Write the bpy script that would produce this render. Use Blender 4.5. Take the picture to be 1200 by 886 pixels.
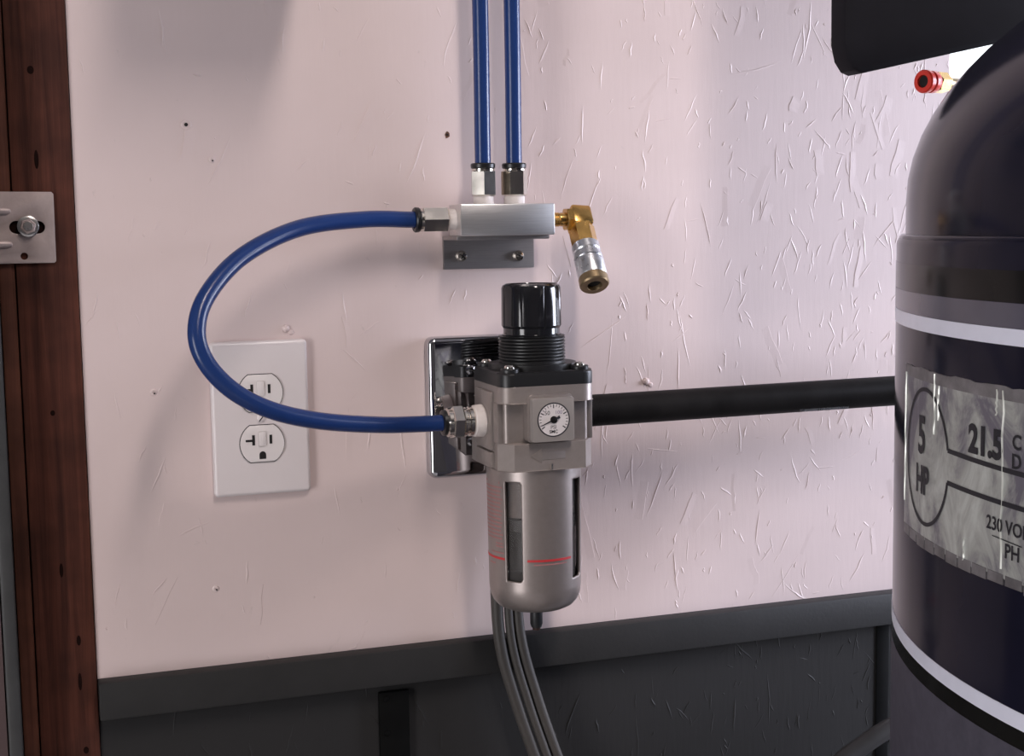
import bpy, bmesh, math, random
from math import sin, cos, pi, radians, sqrt, atan2
from mathutils import Vector, Matrix

S = bpy.context.scene
C = S.collection
for o in list(bpy.data.objects):
    bpy.data.objects.remove(o, do_unlink=True)
random.seed(7)

# ------------------------------------------------------------------ camera
cam_data = bpy.data.cameras.new('camera')
cam = bpy.data.objects.new('camera', cam_data)
C.objects.link(cam)
cam_data.sensor_fit = 'HORIZONTAL'
cam_data.sensor_width = 36.0
cam_data.lens = 36.0 * 1675.0 / 1200.0
cam_data.clip_start = 0.01
yaw, pitch, roll = radians(19.0), radians(6.05), radians(0.92)
fw = Vector((sin(yaw) * cos(pitch), cos(yaw) * cos(pitch), -sin(pitch)))
r0 = Vector((cos(yaw), -sin(yaw), 0.0))
u0 = r0.cross(fw)
rv = r0 * cos(roll) - u0 * sin(roll)
uv = u0 * cos(roll) + r0 * sin(roll)
pos = Vector((0, 0, 1.20)) - fw * 1.177
cam.matrix_world = Matrix(((rv.x, uv.x, -fw.x, pos.x), (rv.y, uv.y, -fw.y, pos.y),
                           (rv.z, uv.z, -fw.z, pos.z), (0, 0, 0, 1)))
S.camera = cam

# ------------------------------------------------------------------ sky and light
W = bpy.data.worlds.new('sky')
S.world = W
W.use_nodes = True
bg = W.node_tree.nodes['Background']
bg.inputs['Color'].default_value = (0.86, 0.92, 1.0, 1)
bg.inputs['Strength'].default_value = 3.0

S.view_settings.view_transform = 'Standard'
S.view_settings.look = 'None'
S.view_settings.exposure = 0.0
S.view_settings.gamma = 1.0
S.view_settings.use_curve_mapping = False


def area(name, loc, target, sx, sy, power, col):
    l = bpy.data.lights.new(name, 'AREA')
    l.shape = 'RECTANGLE'
    l.size, l.size_y = sx, sy
    l.energy = power
    l.color = col
    o = bpy.data.objects.new(name, l)
    C.objects.link(o)
    o.location = loc
    d = Vector(target) - Vector(loc)
    o.rotation_euler = d.to_track_quat('-Z', 'Y').to_euler()
    return o


# daylight in the two openings of the garage: window in the right wall, doorway in the left wall
area('window_daylight', (1.97, -0.64, 1.50), (0.0, -0.30, 1.25), 0.95, 1.05, 80, (0.79, 0.83, 1.0))
area('doorway_daylight', (-2.77, -1.75, 1.05), (0.0, -0.5, 1.1), 0.95, 1.9, 40, (1.0, 0.95, 0.95))


# ------------------------------------------------------------------ helpers
def finish(name, me, mat, parent=None, smooth=None, root=None):
    if isinstance(mat, (list, tuple)):
        for m in mat:
            me.materials.append(m)
    elif mat is not None:
        me.materials.append(mat)
    if root is None and parent is not None:
        root = parent
        off = Vector(parent.get('_o', (0, 0, 0)))
    else:
        off = Vector((0, 0, 0))
    if parent is not None:
        me.transform(Matrix.Translation(-off))
    if smooth is not None:
        for p in me.polygons:
            p.use_smooth = True
        me.set_sharp_from_angle(angle=radians(smooth))
    me.update()
    o = bpy.data.objects.new(name, me)
    C.objects.link(o)
    if parent is not None:
        o.parent = parent
        o['_o'] = tuple(off)
    return o


def from_bm(name, bm, mat, parent=None, smooth=None):
    bmesh.ops.recalc_face_normals(bm, faces=bm.faces)
    me = bpy.data.meshes.new(name)
    bm.to_mesh(me)
    bm.free()
    return finish(name, me, mat, parent, smooth)


def from_py(name, vs, fs, mat, parent=None, smooth=None, recalc=True):
    bm = bmesh.new()
    bv = [bm.verts.new(v) for v in vs]
    for f in fs:
        try:
            bm.faces.new([bv[i] for i in f])
        except ValueError:
            pass
    if recalc:
        bmesh.ops.recalc_face_normals(bm, faces=bm.faces)
    me = bpy.data.meshes.new(name)
    bm.to_mesh(me)
    bm.free()
    return finish(name, me, mat, parent, smooth)


def thing(name, label, cat, loc, group=None):
    o = bpy.data.objects.new(name, None)
    C.objects.link(o)
    o.empty_display_size = 0.02
    o.location = loc
    o['_o'] = tuple(loc)
    tag(o, label, cat, group)
    return o


def tag(o, label, cat, group=None):
    o['label'] = label
    o['category'] = cat
    if group:
        o['group'] = group
    return o


def struct(o, label=None):
    o['kind'] = 'structure'
    if label:
        o['label'] = label
        o['category'] = label.split()[-1]
    return o


def add_box(bm, x0, x1, y0, y1, z0, z1):
    vs = [bm.verts.new((x, y, z)) for x in (x0, x1) for y in (y0, y1) for z in (z0, z1)]
    for f in ((0, 1, 3, 2), (4, 6, 7, 5), (0, 4, 5, 1), (2, 3, 7, 6), (0, 2, 6, 4), (1, 5, 7, 3)):
        bm.faces.new([vs[i] for i in f])


def box(name, x0, x1, y0, y1, z0, z1, mat, parent=None, bevel=0, seg=2):
    bm = bmesh.new()
    add_box(bm, x0, x1, y0, y1, z0, z1)
    if bevel:
        bmesh.ops.bevel(bm, geom=bm.edges[:], offset=bevel, segments=seg, profile=0.5, affect='EDGES')
    return from_bm(name, bm, mat, parent, 40 if bevel else None)


def basis(d):
    d = Vector(d).normalized()
    a = Vector((0, 0, 1)) if abs(d.z) < 0.9 else Vector((0, 1, 0))
    e1 = a.cross(d).normalized()
    e2 = d.cross(e1)
    return d, e1, e2


def lathe(name, org, axis, prof, mat, parent=None, seg=40, smooth=35, phase=0.0, mod=None):
    """prof: list of (radius, distance along axis); closed with caps where the end radius is > 0"""
    d, e1, e2 = basis(axis)
    org = Vector(org)
    bm = bmesh.new()
    rings = []
    for r, h in prof:
        if r <= 1e-6:
            rings.append([bm.verts.new(org + d * h)])
        else:
            ring = []
            for k in range(seg):
                a = 2 * pi * k / seg + phase
                rr = r * (mod(a, h) if mod else 1.0)
                ring.append(bm.verts.new(org + d * h + (e1 * cos(a) + e2 * sin(a)) * rr))
            rings.append(ring)
    for A, B in zip(rings, rings[1:]):
        if len(A) == 1 and len(B) == 1:
            continue
        for k in range(seg):
            k2 = (k + 1) % seg
            if len(A) == 1:
                bm.faces.new((A[0], B[k], B[k2]))
            elif len(B) == 1:
                bm.faces.new((A[k], B[0], A[k2]))
            else:
                bm.faces.new((A[k], B[k], B[k2], A[k2]))
    for R in (rings[0], rings[-1]):
        if len(R) > 1:
            bm.faces.new(R)
    return from_bm(name, bm, mat, parent, smooth)


def hexnut(name, org, axis, r, h0, h1, mat, parent=None, phase=0.0, ch=0.0012):
    return lathe(name, org, axis, [(r - ch, h0), (r, h0 + ch * .7), (r, h1 - ch * .7), (r - ch, h1)], mat, parent, 6, 20, phase)


def spline(pts, n=12):
    """Catmull-Rom through the points"""
    P = [Vector(p) for p in pts]
    P = [P[0] * 2 - P[1]] + P + [P[-1] * 2 - P[-2]]
    out = []
    for i in range(1, len(P) - 2):
        p0, p1, p2, p3 = P[i - 1], P[i], P[i + 1], P[i + 2]
        for k in range(n):
            t = k / n
            out.append(0.5 * ((2 * p1) + (p2 - p0) * t + (2 * p0 - 5 * p1 + 4 * p2 - p3) * t * t
                              + (3 * p1 - p0 - 3 * p2 + p3) * t ** 3))
    out.append(P[-2])
    return out


def tube(name, path, rad, mat, parent=None, seg=20, smooth=50, prof=None):
    P = [Vector(p) for p in path]
    bm = bmesh.new()
    rings = []
    t = (P[1] - P[0]).normalized()
    _, e1, e2 = basis(t)
    for i, p in enumerate(P):
        t2 = (P[min(i + 1, len(P) - 1)] - P[max(i - 1, 0)]).normalized()
        q = t.rotation_difference(t2)
        e1, e2, t = q @ e1, q @ e2, t2
        rr = rad(i / (len(P) - 1)) if callable(rad) else rad
        rings.append([bm.verts.new(p + (e1 * cos(2 * pi * k / seg) + e2 * sin(2 * pi * k / seg)) * rr) for k in range(seg)])
    for A, B in zip(rings, rings[1:]):
        for k in range(seg):
            bm.faces.new((A[k], B[k], B[(k + 1) % seg], A[(k + 1) % seg]))
    bm.faces.new(rings[0])
    bm.faces.new(rings[-1])
    return from_bm(name, bm, mat, parent, smooth)


def rrect(x0, x1, z0, z1, r, n=6):
    out = []
    for cx, cz, a0 in ((x1 - r, z1 - r, 0), (x0 + r, z1 - r, 90), (x0 + r, z0 + r, 180), (x1 - r, z0 + r, 270)):
        for k in range(n + 1):
            a = radians(a0 + 90 * k / n)
            out.append((cx + r * cos(a), cz + r * sin(a)))
    return out


def circ(cx, cz, r, n=24, a0=0, a1=360):
    return [(cx + r * cos(radians(a0 + (a1 - a0) * k / n)), cz + r * sin(radians(a0 + (a1 - a0) * k / n)))
            for k in range(n if abs(a1 - a0) >= 360 else n + 1)]


def prism_y(name, poly, d0, d1, mat, parent=None, bevel=0, smooth=30, seg=2):
    """outline in wall coordinates (x, z), from depth d0 (nearer the wall) to d1 (nearer the room)"""
    bm = bmesh.new()
    A = [bm.verts.new((x, -d0, z)) for x, z in poly]
    B = [bm.verts.new((x, -d1, z)) for x, z in poly]
    bm.faces.new(A)
    fb = bm.faces.new(B)
    n = len(poly)
    for k in range(n):
        bm.faces.new((A[k], A[(k + 1) % n], B[(k + 1) % n], B[k]))
    if bevel:
        bmesh.ops.bevel(bm, geom=list(fb.edges), offset=bevel, segments=seg, profile=0.5, affect='EDGES')
    return from_bm(name, bm, mat, parent, smooth)


def loft_plate(name, x0, x1, z0, z1, r, depth, edge, mat, parent, n=6):
    """wall plate with a rounded quarter-circle rim of width edge"""
    bm = bmesh.new()
    rings = [rrect(x0, x1, z0, z1, r, n)]
    ds = [0.0]
    for k in range(n + 1):
        t = k / n * pi / 2
        i = edge * (1 - cos(t))
        rings.append(rrect(x0 + i, x1 - i, z0 + i, z1 - i, max(r - i, .0006), n))
        ds.append(depth - edge + edge * sin(t))
    R = [[bm.verts.new((x, -d, z)) for x, z in ring] for ring, d in zip(rings, ds)]
    m = len(R[0])
    for A, B in zip(R, R[1:]):
        for k in range(m):
            bm.faces.new((A[k], A[(k + 1) % m], B[(k + 1) % m], B[k]))
    bm.faces.new(R[0])
    bm.faces.new(R[-1])
    return from_bm(name, bm, mat, parent, 40)


def prism_z(name, poly, z0, z1, mat, parent=None, bevel_top=0, bevel_bot=0, smooth=30, seg=2):
    bm = bmesh.new()
    A = [bm.verts.new((x, y, z0)) for x, y in poly]
    B = [bm.verts.new((x, y, z1)) for x, y in poly]
    fa = bm.faces.new(A)
    fb = bm.faces.new(B)
    n = len(poly)
    for k in range(n):
        bm.faces.new((A[k], A[(k + 1) % n], B[(k + 1) % n], B[k]))
    if bevel_top:
        bmesh.ops.bevel(bm, geom=list(fb.edges), offset=bevel_top, segments=seg, profile=0.5, affect='EDGES')
    if bevel_bot:
        fa = min((f for f in bm.faces if len(f.verts) == n), key=lambda f: f.calc_center_median().z)
        bmesh.ops.bevel(bm, geom=list(fa.edges), offset=bevel_bot, segments=seg, profile=0.5, affect='EDGES')
    return from_bm(name, bm, mat, parent, smooth)


def plate_with_holes(name, outer, holes, d0, d1, mat, parent=None, bev=0.0, smooth=30):
    cu = bpy.data.curves.new(name, 'CURVE')
    cu.dimensions = '2D'
    cu.fill_mode = 'BOTH'
    cu.extrude = abs(d1 - d0) / 2 - bev
    cu.bevel_depth = bev
    cu.bevel_resolution = 2
    cu.offset = -bev
    for poly in [outer] + holes:
        s = cu.splines.new('POLY')
        s.points.add(len(poly) - 1)
        for p, (x, z) in zip(s.points, poly):
            p.co = (x, z, 0, 1)
        s.use_cyclic_u = True
    tmp = bpy.data.objects.new('tmp', cu)
    C.objects.link(tmp)
    dg = bpy.context.evaluated_depsgraph_get()
    me = bpy.data.meshes.new_from_object(tmp.evaluated_get(dg))
    bpy.data.objects.remove(tmp, do_unlink=True)
    mid = -(d0 + d1) / 2
    for v in me.vertices:
        x, z, e = v.co
        v.co = (x, mid - e, z)
    bm = bmesh.new()
    bm.from_mesh(me)
    bmesh.ops.remove_doubles(bm, verts=bm.verts, dist=1e-6)
    bpy.data.meshes.remove(me)
    return from_bm(name, bm, mat, parent, smooth)


def text_flat(txt, size, weight=0.0, xs=1.0, align='CENTER'):
    """lettering as triangles in (x, y); returns verts, faces"""
    cu = bpy.data.curves.new('lettering', 'FONT')
    cu.body = txt
    cu.size = size
    cu.align_x = align
    cu.align_y = 'CENTER'
    cu.offset = weight
    cu.resolution_u = 3
    tmp = bpy.data.objects.new('tmp', cu)
    C.objects.link(tmp)
    dg = bpy.context.evaluated_depsgraph_get()
    me = bpy.data.meshes.new_from_object(tmp.evaluated_get(dg))
    bpy.data.objects.remove(tmp, do_unlink=True)
    vs = [(v.co.x * xs, v.co.y) for v in me.vertices]
    fs = [tuple(p.vertices) for p in me.polygons]
    bpy.data.meshes.remove(me)
    return vs, fs


# ------------------------------------------------------------------ materials
def nmat(name):
    m = bpy.data.materials.new(name)
    m.use_nodes = True
    nt = m.node_tree
    return m, nt, nt.nodes['Principled BSDF']


def N(nt, kind, **kw):
    n = nt.nodes.new(kind)
    for k, v in kw.items():
        if k in n.inputs:
            n.inputs[k].default_value = v
        else:
            setattr(n, k, v)
    return n


def simple(name, col, rough=0.5, metal=0.0, coat=0.0, var=0.12, scale=60.0, bump=0.0, bscale=400.0, stretch=None,
           spec=0.5, rvar=0.0, coat_rough=0.05, trans=0.0, ior=1.45, alpha=1.0):
    m, nt, b = nmat(name)
    tc = N(nt, 'ShaderNodeTexCoord')
    mp = N(nt, 'ShaderNodeMapping')
    if stretch:
        mp.inputs['Scale'].default_value = stretch
    nt.links.new(tc.outputs['Object'], mp.inputs['Vector'])
    no = N(nt, 'ShaderNodeTexNoise', Scale=scale, Detail=4.0, Roughness=0.6)
    nt.links.new(mp.outputs['Vector'], no.inputs['Vector'])
    cr = N(nt, 'ShaderNodeValToRGB')
    cr.color_ramp.elements[0].position = 0.3
    cr.color_ramp.elements[1].position = 0.72
    cr.color_ramp.elements[0].color = (*[c * (1 - var) for c in col], 1)
    cr.color_ramp.elements[1].color = (*[min(1, c * (1 + var)) for c in col], 1)
    nt.links.new(no.outputs['Fac'], cr.inputs['Fac'])
    nt.links.new(cr.outputs['Color'], b.inputs['Base Color'])
    b.inputs['Roughness'].default_value = rough
    if rvar:
        mr = N(nt, 'ShaderNodeMapRange')
        mr.inputs['To Min'].default_value = max(0.02, rough - rvar)
        mr.inputs['To Max'].default_value = min(1, rough + rvar)
        nt.links.new(no.outputs['Fac'], mr.inputs['Value'])
        nt.links.new(mr.outputs['Result'], b.inputs['Roughness'])
    b.inputs['Metallic'].default_value = metal
    b.inputs['Coat Weight'].default_value = coat
    b.inputs['Coat Roughness'].default_value = coat_rough
    b.inputs['Specular IOR Level'].default_value = spec
    b.inputs['Transmission Weight'].default_value = trans
    b.inputs['IOR'].default_value = ior
    b.inputs['Alpha'].default_value = alpha
    if bump:
        n2 = N(nt, 'ShaderNodeTexNoise', Scale=bscale, Detail=3.0, Roughness=0.6)
        nt.links.new(mp.outputs['Vector'], n2.inputs['Vector'])
        bp = N(nt, 'ShaderNodeBump', Strength=bump, Distance=0.001)
        nt.links.new(n2.outputs['Fac'], bp.inputs['Height'])
        nt.links.new(bp.outputs['Normal'], b.inputs['Normal'])
    return m


def painted_board(name, col, rough, strength, spec=0.5):
    """paint over strand board: faint cell-oriented strand relief and brush grain, a few scuffs"""
    m, nt, b = nmat(name)
    L = nt.links.new
    tc = N(nt, 'ShaderNodeTexCoord')
    no = N(nt, 'ShaderNodeTexNoise', Scale=7.0, Detail=4.0, Roughness=0.55)
    L(tc.outputs['Object'], no.inputs['Vector'])
    cr = N(nt, 'ShaderNodeValToRGB')
    cr.color_ramp.elements[0].position = 0.3
    cr.color_ramp.elements[1].position = 0.7
    cr.color_ramp.elements[0].color = (*[c * 0.95 for c in col], 1)
    cr.color_ramp.elements[1].color = (*[min(1, c * 1.03) for c in col], 1)
    L(no.outputs['Fac'], cr.inputs['Fac'])
    # small grey scuffs
    sc = N(nt, 'ShaderNodeTexNoise', Scale=46.0, Detail=5.0, Roughness=0.7, Distortion=1.6)
    L(tc.outputs['Object'], sc.inputs['Vector'])
    sr = N(nt, 'ShaderNodeValToRGB')
    sr.color_ramp.elements[0].position = 0.665
    sr.color_ramp.elements[1].position = 0.78
    sr.color_ramp.elements[0].color = (0, 0, 0, 1)
    sr.color_ramp.elements[1].color = (0.32, 0.32, 0.32, 1)
    L(sc.outputs['Fac'], sr.inputs['Fac'])
    mx = N(nt, 'ShaderNodeMix', data_type='RGBA')
    L(sr.outputs['Color'], mx.inputs[0])
    L(cr.outputs['Color'], mx.inputs[6])
    mx.inputs[7].default_value = (col[0] * .55, col[1] * .55, col[2] * .55, 1)
    L(mx.outputs[2], b.inputs['Base Color'])
    b.inputs['Roughness'].default_value = rough
    b.inputs['Specular IOR Level'].default_value = spec
    # strands
    hs = None
    for k, (ang, sx, sz) in enumerate(((12, 240, 26), (-24, 200, 30), (55, 220, 26))):
        mp = N(nt, 'ShaderNodeMapping')
        mp.inputs['Rotation'].default_value = (0, radians(ang), 0)
        mp.inputs['Scale'].default_value = (sx, 1, sz)
        L(tc.outputs['Object'], mp.inputs['Vector'])
        n = N(nt, 'ShaderNodeTexNoise', Scale=1.0, Detail=2.0, Roughness=0.5)
        L(mp.outputs['Vector'], n.inputs['Vector'])
        if hs is None:
            hs = n.outputs['Fac']
        else:
            a = N(nt, 'ShaderNodeMath', operation='ADD')
            L(hs, a.inputs[0])
            L(n.outputs['Fac'], a.inputs[1])
            hs = a.outputs[0]
    fine = N(nt, 'ShaderNodeTexNoise', Scale=900.0, Detail=2.0)
    L(tc.outputs['Object'], fine.inputs['Vector'])
    a = N(nt, 'ShaderNodeMath', operation='MULTIPLY_ADD')
    L(fine.outputs['Fac'], a.inputs[0])
    a.inputs[1].default_value = 0.5
    L(hs, a.inputs[2])
    bp = N(nt, 'ShaderNodeBump', Strength=strength, Distance=0.0012)
    L(a.outputs[0], bp.inputs['Height'])
    L(bp.outputs['Normal'], b.inputs['Normal'])
    return m


def wood(name, c0, c1, dark=0.35):
    m, nt, b = nmat(name)
    L = nt.links.new
    tc = N(nt, 'ShaderNodeTexCoord')
    mp = N(nt, 'ShaderNodeMapping')
    mp.inputs['Scale'].default_value = (150, 150, 5)
    L(tc.outputs['Object'], mp.inputs['Vector'])
    n = N(nt, 'ShaderNodeTexNoise', Scale=1.0, Detail=6.0, Roughness=0.65, Distortion=0.6)
    L(mp.outputs['Vector'], n.inputs['Vector'])
    n2 = N(nt, 'ShaderNodeTexNoise', Scale=16.0, Detail=3.0, Roughness=0.6)
    L(tc.outputs['Object'], n2.inputs['Vector'])
    cr = N(nt, 'ShaderNodeValToRGB')
    cr.color_ramp.elements[0].position = 0.32
    cr.color_ramp.elements[1].position = 0.7
    cr.color_ramp.elements[0].color = (*c0, 1)
    cr.color_ramp.elements[1].color = (*c1, 1)
    L(n.outputs['Fac'], cr.inputs['Fac'])
    mx = N(nt, 'ShaderNodeMix', data_type='RGBA', blend_type='MULTIPLY')
    mx.inputs[0].default_value = 0.7
    L(cr.outputs['Color'], mx.inputs[6])
    cr2 = N(nt, 'ShaderNodeValToRGB')
    cr2.color_ramp.elements[0].position = 0.34
    cr2.color_ramp.elements[1].position = 0.6
    cr2.color_ramp.elements[0].color = (dark, dark, dark, 1)
    cr2.color_ramp.elements[1].color = (1, 1, 1, 1)
    L(n2.outputs['Fac'], cr2.inputs['Fac'])
    L(cr2.outputs['Color'], mx.inputs[7])
    L(mx.outputs[2], b.inputs['Base Color'])
    b.inputs['Roughness'].default_value = 0.75
    b.inputs['Specular IOR Level'].default_value = 0.2
    bp = N(nt, 'ShaderNodeBump', Strength=0.35, Distance=0.001)
    L(n.outputs['Fac'], bp.inputs['Height'])
    L(bp.outputs['Normal'], b.inputs['Normal'])
    return m


def label_mat():
    """weathered silver foil label: bright foil with dull violet-grey patches and fine creases"""
    m, nt, b = nmat('worn_foil_label')
    L = nt.links.new
    tc = N(nt, 'ShaderNodeTexCoord')
    mp = N(nt, 'ShaderNodeMapping')
    mp.inputs['Scale'].default_value = (1, 1, 0.6)
    L(tc.outputs['Object'], mp.inputs['Vector'])
    n = N(nt, 'ShaderNodeTexNoise', Scale=30.0, Detail=5.0, Roughness=0.65, Distortion=1.2)
    L(mp.outputs['Vector'], n.inputs['Vector'])
    cr = N(nt, 'ShaderNodeValToRGB')
    e = cr.color_ramp.elements
    e[0].position, e[0].color = 0.38, (0.15, 0.14, 0.17, 1)
    e[1].position, e[1].color = 0.52, (0.36, 0.365, 0.345, 1)
    k = e.new(0.66)
    k.color = (0.52, 0.54, 0.51, 1)
    L(n.outputs['Fac'], cr.inputs['Fac'])
    L(cr.outputs['Color'], b.inputs['Base Color'])
    b.inputs['Metallic'].default_value = 0.25
    b.inputs['Roughness'].default_value = 0.42
    mp2 = N(nt, 'ShaderNodeMapping')
    mp2.inputs['Scale'].default_value = (160, 160, 10)
    L(tc.outputs['Object'], mp2.inputs['Vector'])
    n2 = N(nt, 'ShaderNodeTexNoise', Scale=1.0, Detail=3.0)
    L(mp2.outputs['Vector'], n2.inputs['Vector'])
    bp = N(nt, 'ShaderNodeBump', Strength=0.4, Distance=0.001)
    L(n2.outputs['Fac'], bp.inputs['Height'])
    L(bp.outputs['Normal'], b.inputs['Normal'])
    return m


M = {}
M['wall'] = painted_board('white_painted_board', (0.64, 0.522, 0.506), 0.5, 0.045)
M['lower'] = painted_board('charcoal_painted_board', (0.022, 0.021, 0.021), 0.6, 0.07, 0.2)
M['rail'] = simple('charcoal_painted_rail', (0.025, 0.0242, 0.0242), 0.55, spec=0.2, var=0.10, scale=25, bump=0.15, bscale=300)
M['wood'] = wood('dark_stained_wood', (0.042, 0.0125, 0.0078), (0.112, 0.036, 0.022))
M['wood2'] = wood('brown_wood_strip', (0.060, 0.020, 0.012), (0.12, 0.044, 0.027))
M['knot'] = simple('knot_dark', (0.011, 0.005, 0.004), 0.9, spec=0.05)
M['galv'] = simple('galvanised_steel', (0.38, 0.31, 0.295), 0.5, 0.45, var=0.16, scale=55, rvar=0.1, bump=0.08)
M['track'] = simple('galvanised_track', (0.055, 0.055, 0.055), 0.5, 0.3, var=0.1, scale=40)
M['doorpanel'] = simple('door_panel_paint', (0.075, 0.048, 0.048), 0.6, var=0.1, scale=20)
M['steel'] = simple('zinc_plated_steel', (0.62, 0.60, 0.58), 0.28, 1.0, var=0.08, rvar=0.08)
M['nickel'] = simple('nickel_plated_brass', (0.70, 0.66, 0.60), 0.16, 1.0, var=0.06, scale=90, rvar=0.05)
M['chrome'] = simple('chrome_plate', (0.50, 0.50, 0.52), 0.045, 1.0, var=0.02)
M['alu'] = simple('brushed_aluminium', (0.72, 0.71, 0.71), 0.36, 1.0, var=0.08, scale=4.0, stretch=(12, 260, 420), bump=0.1, bscale=4.0)
M['alu_dark'] = simple('mill_finish_aluminium', (0.38, 0.36, 0.36), 0.42, 1.0, var=0.08, scale=5.0, stretch=(10, 260, 300))
M['brass'] = simple('brass', (0.58, 0.36, 0.12), 0.25, 1.0, var=0.12, scale=120, rvar=0.08)
M['brass_old'] = simple('aged_brass', (0.30, 0.22, 0.13), 0.4, 0.9, var=0.2, scale=150)
M['zinc'] = simple('bright_zinc_sleeve', (0.66, 0.67, 0.70), 0.3, 1.0, var=0.14, scale=180, rvar=0.1)
M['tape'] = simple('white_thread_tape', (0.66, 0.60, 0.57), 0.7, var=0.05, bump=0.3, bscale=900)
M['black_pl'] = simple('glossy_black_plastic', (0.010, 0.010, 0.012), 0.12, spec=0.6, var=0.05)
M['black_mat'] = simple('satin_black_plastic', (0.012, 0.012, 0.013), 0.38, var=0.08, bump=0.05)
M['black_rub'] = simple('black_release_collar', (0.008, 0.008, 0.009), 0.35, var=0.1)
M['iron'] = simple('black_iron_pipe', (0.010, 0.009, 0.009), 0.5, 0.0, spec=0.10, var=0.3, scale=40, bump=0.15, bscale=260, rvar=0.1)
M['blue'] = simple('blue_nylon_tubing', (0.013, 0.036, 0.140), 0.24, spec=0.4, var=0.05, scale=20)
M['bodygrey'] = simple('silver_enamel_casting', (0.275, 0.238, 0.222), 0.40, 0.5, var=0.05, scale=200, bump=0.06, bscale=1200)
M['bowl'] = simple('silver_enamel_bowl_guard', (0.29, 0.25, 0.235), 0.36, 0.6, var=0.04, scale=200, bump=0.05, bscale=1200)
M['bowlglass'] = simple('smoky_clear_bowl', (0.72, 0.68, 0.66), 0.06, var=0.03, trans=0.92, ior=1.1)
M['shroud'] = simple('tan_baffle', (0.17, 0.14, 0.13), 0.5, var=0.1)
M['element'] = simple('dark_filter_element', (0.012, 0.012, 0.014), 0.4, var=0.1)
M['drain'] = simple('brown_drain_cock', (0.035, 0.014, 0.010), 0.35, var=0.1)
M['red'] = simple('red_print', (0.48, 0.03, 0.035), 0.5, var=0.05)
M['pinkred'] = simple('faded_red_print', (0.42, 0.17, 0.17), 0.6, var=0.05)
M['dial'] = simple('dial_face', (0.62, 0.57, 0.56), 0.6, var=0.03)
M['ink'] = simple('black_ink', (0.018, 0.017, 0.022), 0.55, var=0.05)
M['purpleink'] = simple('dull_violet_print', (0.22, 0.18, 0.27), 0.6, var=0.05)
M['gaugecase'] = simple('gauge_case_grey', (0.30, 0.27, 0.255), 0.42, 0.2, var=0.03)
M['plate'] = simple('white_plastic_plate', (0.66, 0.60, 0.60), 0.28, var=0.02, scale=20)
M['recept'] = simple('white_receptacle_plastic', (0.70, 0.65, 0.64), 0.25, var=0.02)
M['gap'] = simple('dark_gap', (0.03, 0.027, 0.027), 0.7)
M['navy'] = simple('navy_tank_paint', (0.0085, 0.0085, 0.018), 0.13, spec=0.10, coat=0.0, var=0.2, scale=12)
M['tblack'] = simple('black_tank_band', (0.010, 0.0095, 0.009), 0.14, spec=0.12, var=0.1)
M['tgrey'] = simple('grey_tank_band', (0.085, 0.08, 0.105), 0.2, var=0.06)
M['twhite'] = simple('white_tank_stripe', (0.70, 0.70, 0.80), 0.3, var=0.04)
M['tfloorlit'] = simple('navy_with_floor_reflection', (0.070, 0.065, 0.084), 0.5, spec=0.2, var=0.15, scale=120)  # navy lightened to imitate the floor mirrored in the tank
M['label'] = label_mat()
M['labeledge'] = simple('label_border', (0.16, 0.15, 0.155), 0.45, 0.2, var=0.45, scale=55)
M['labellight'] = simple('bare_foil', (0.62, 0.63, 0.58), 0.35, 0.3, var=0.1)
M['sheet'] = simple('black_sheet_steel', (0.0075, 0.007, 0.010), 0.6, spec=0.2, var=0.1)
M['redfit'] = simple('red_plastic_collar', (0.62, 0.035, 0.02), 0.35, var=0.06)
M['cable'] = simple('grey_cable_jacket', (0.060, 0.054, 0.050), 0.5, spec=0.3, var=0.05, scale=30)
M['rubber'] = simple('grey_black_rubber', (0.045, 0.042, 0.042), 0.6, var=0.1)
M['blacksteel'] = simple('black_steel_strip', (0.0045, 0.0045, 0.0045), 0.6, spec=0.05, var=0.2)
M['rust'] = simple('rust', (0.11, 0.045, 0.025), 0.8, var=0.3, scale=300)
M['hole'] = simple('hole_shadow', (0.012, 0.010, 0.010), 0.9)
M['concrete'] = simple('concrete_floor', (0.46, 0.45, 0.45), 0.8, var=0.15, scale=6)
M['roomwall'] = simple('room_wall_paint', (0.11, 0.10, 0.098), 0.8, var=0.06, scale=5)
M['ceil'] = simple('ceiling_board', (0.20, 0.185, 0.18), 0.85, var=0.06, scale=5)
M['wframe'] = simple('white_window_frame', (0.72, 0.72, 0.73), 0.4, var=0.03)
M['boxgrey'] = simple('grey_enamel_box', (0.26, 0.27, 0.28), 0.45, var=0.05)
M['lampwhite'] = simple('white_lamp_housing', (0.75, 0.75, 0.74), 0.4, var=0.03)


def glass_mat():
    m, nt, b = nmat('window_glass')
    b.inputs['Transmission Weight'].default_value = 1.0
    b.inputs['Roughness'].default_value = 0.0
    b.inputs['IOR'].default_value = 1.05
    no = N(nt, 'ShaderNodeTexNoise', Scale=3.0)
    bp = N(nt, 'ShaderNodeBump', Strength=0.02)
    nt.links.new(no.outputs['Fac'], bp.inputs['Height'])
    nt.links.new(bp.outputs['Normal'], b.inputs['Normal'])
    return m


M['glass'] = glass_mat()


def lamp_mat():
    m, nt, b = nmat('fluorescent_tube_glow')
    b.inputs['Emission Color'].default_value = (1.0, 0.95, 0.92, 1)
    b.inputs['Emission Strength'].default_value = 6.0
    return m


M['glow'] = lamp_mat()

# ------------------------------------------------------------------ the setting
XL, XR = -0.338, 0.421          # left and right edge of the painted board
Zr0, Zr1 = 0.957, 0.986         # rail

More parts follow.
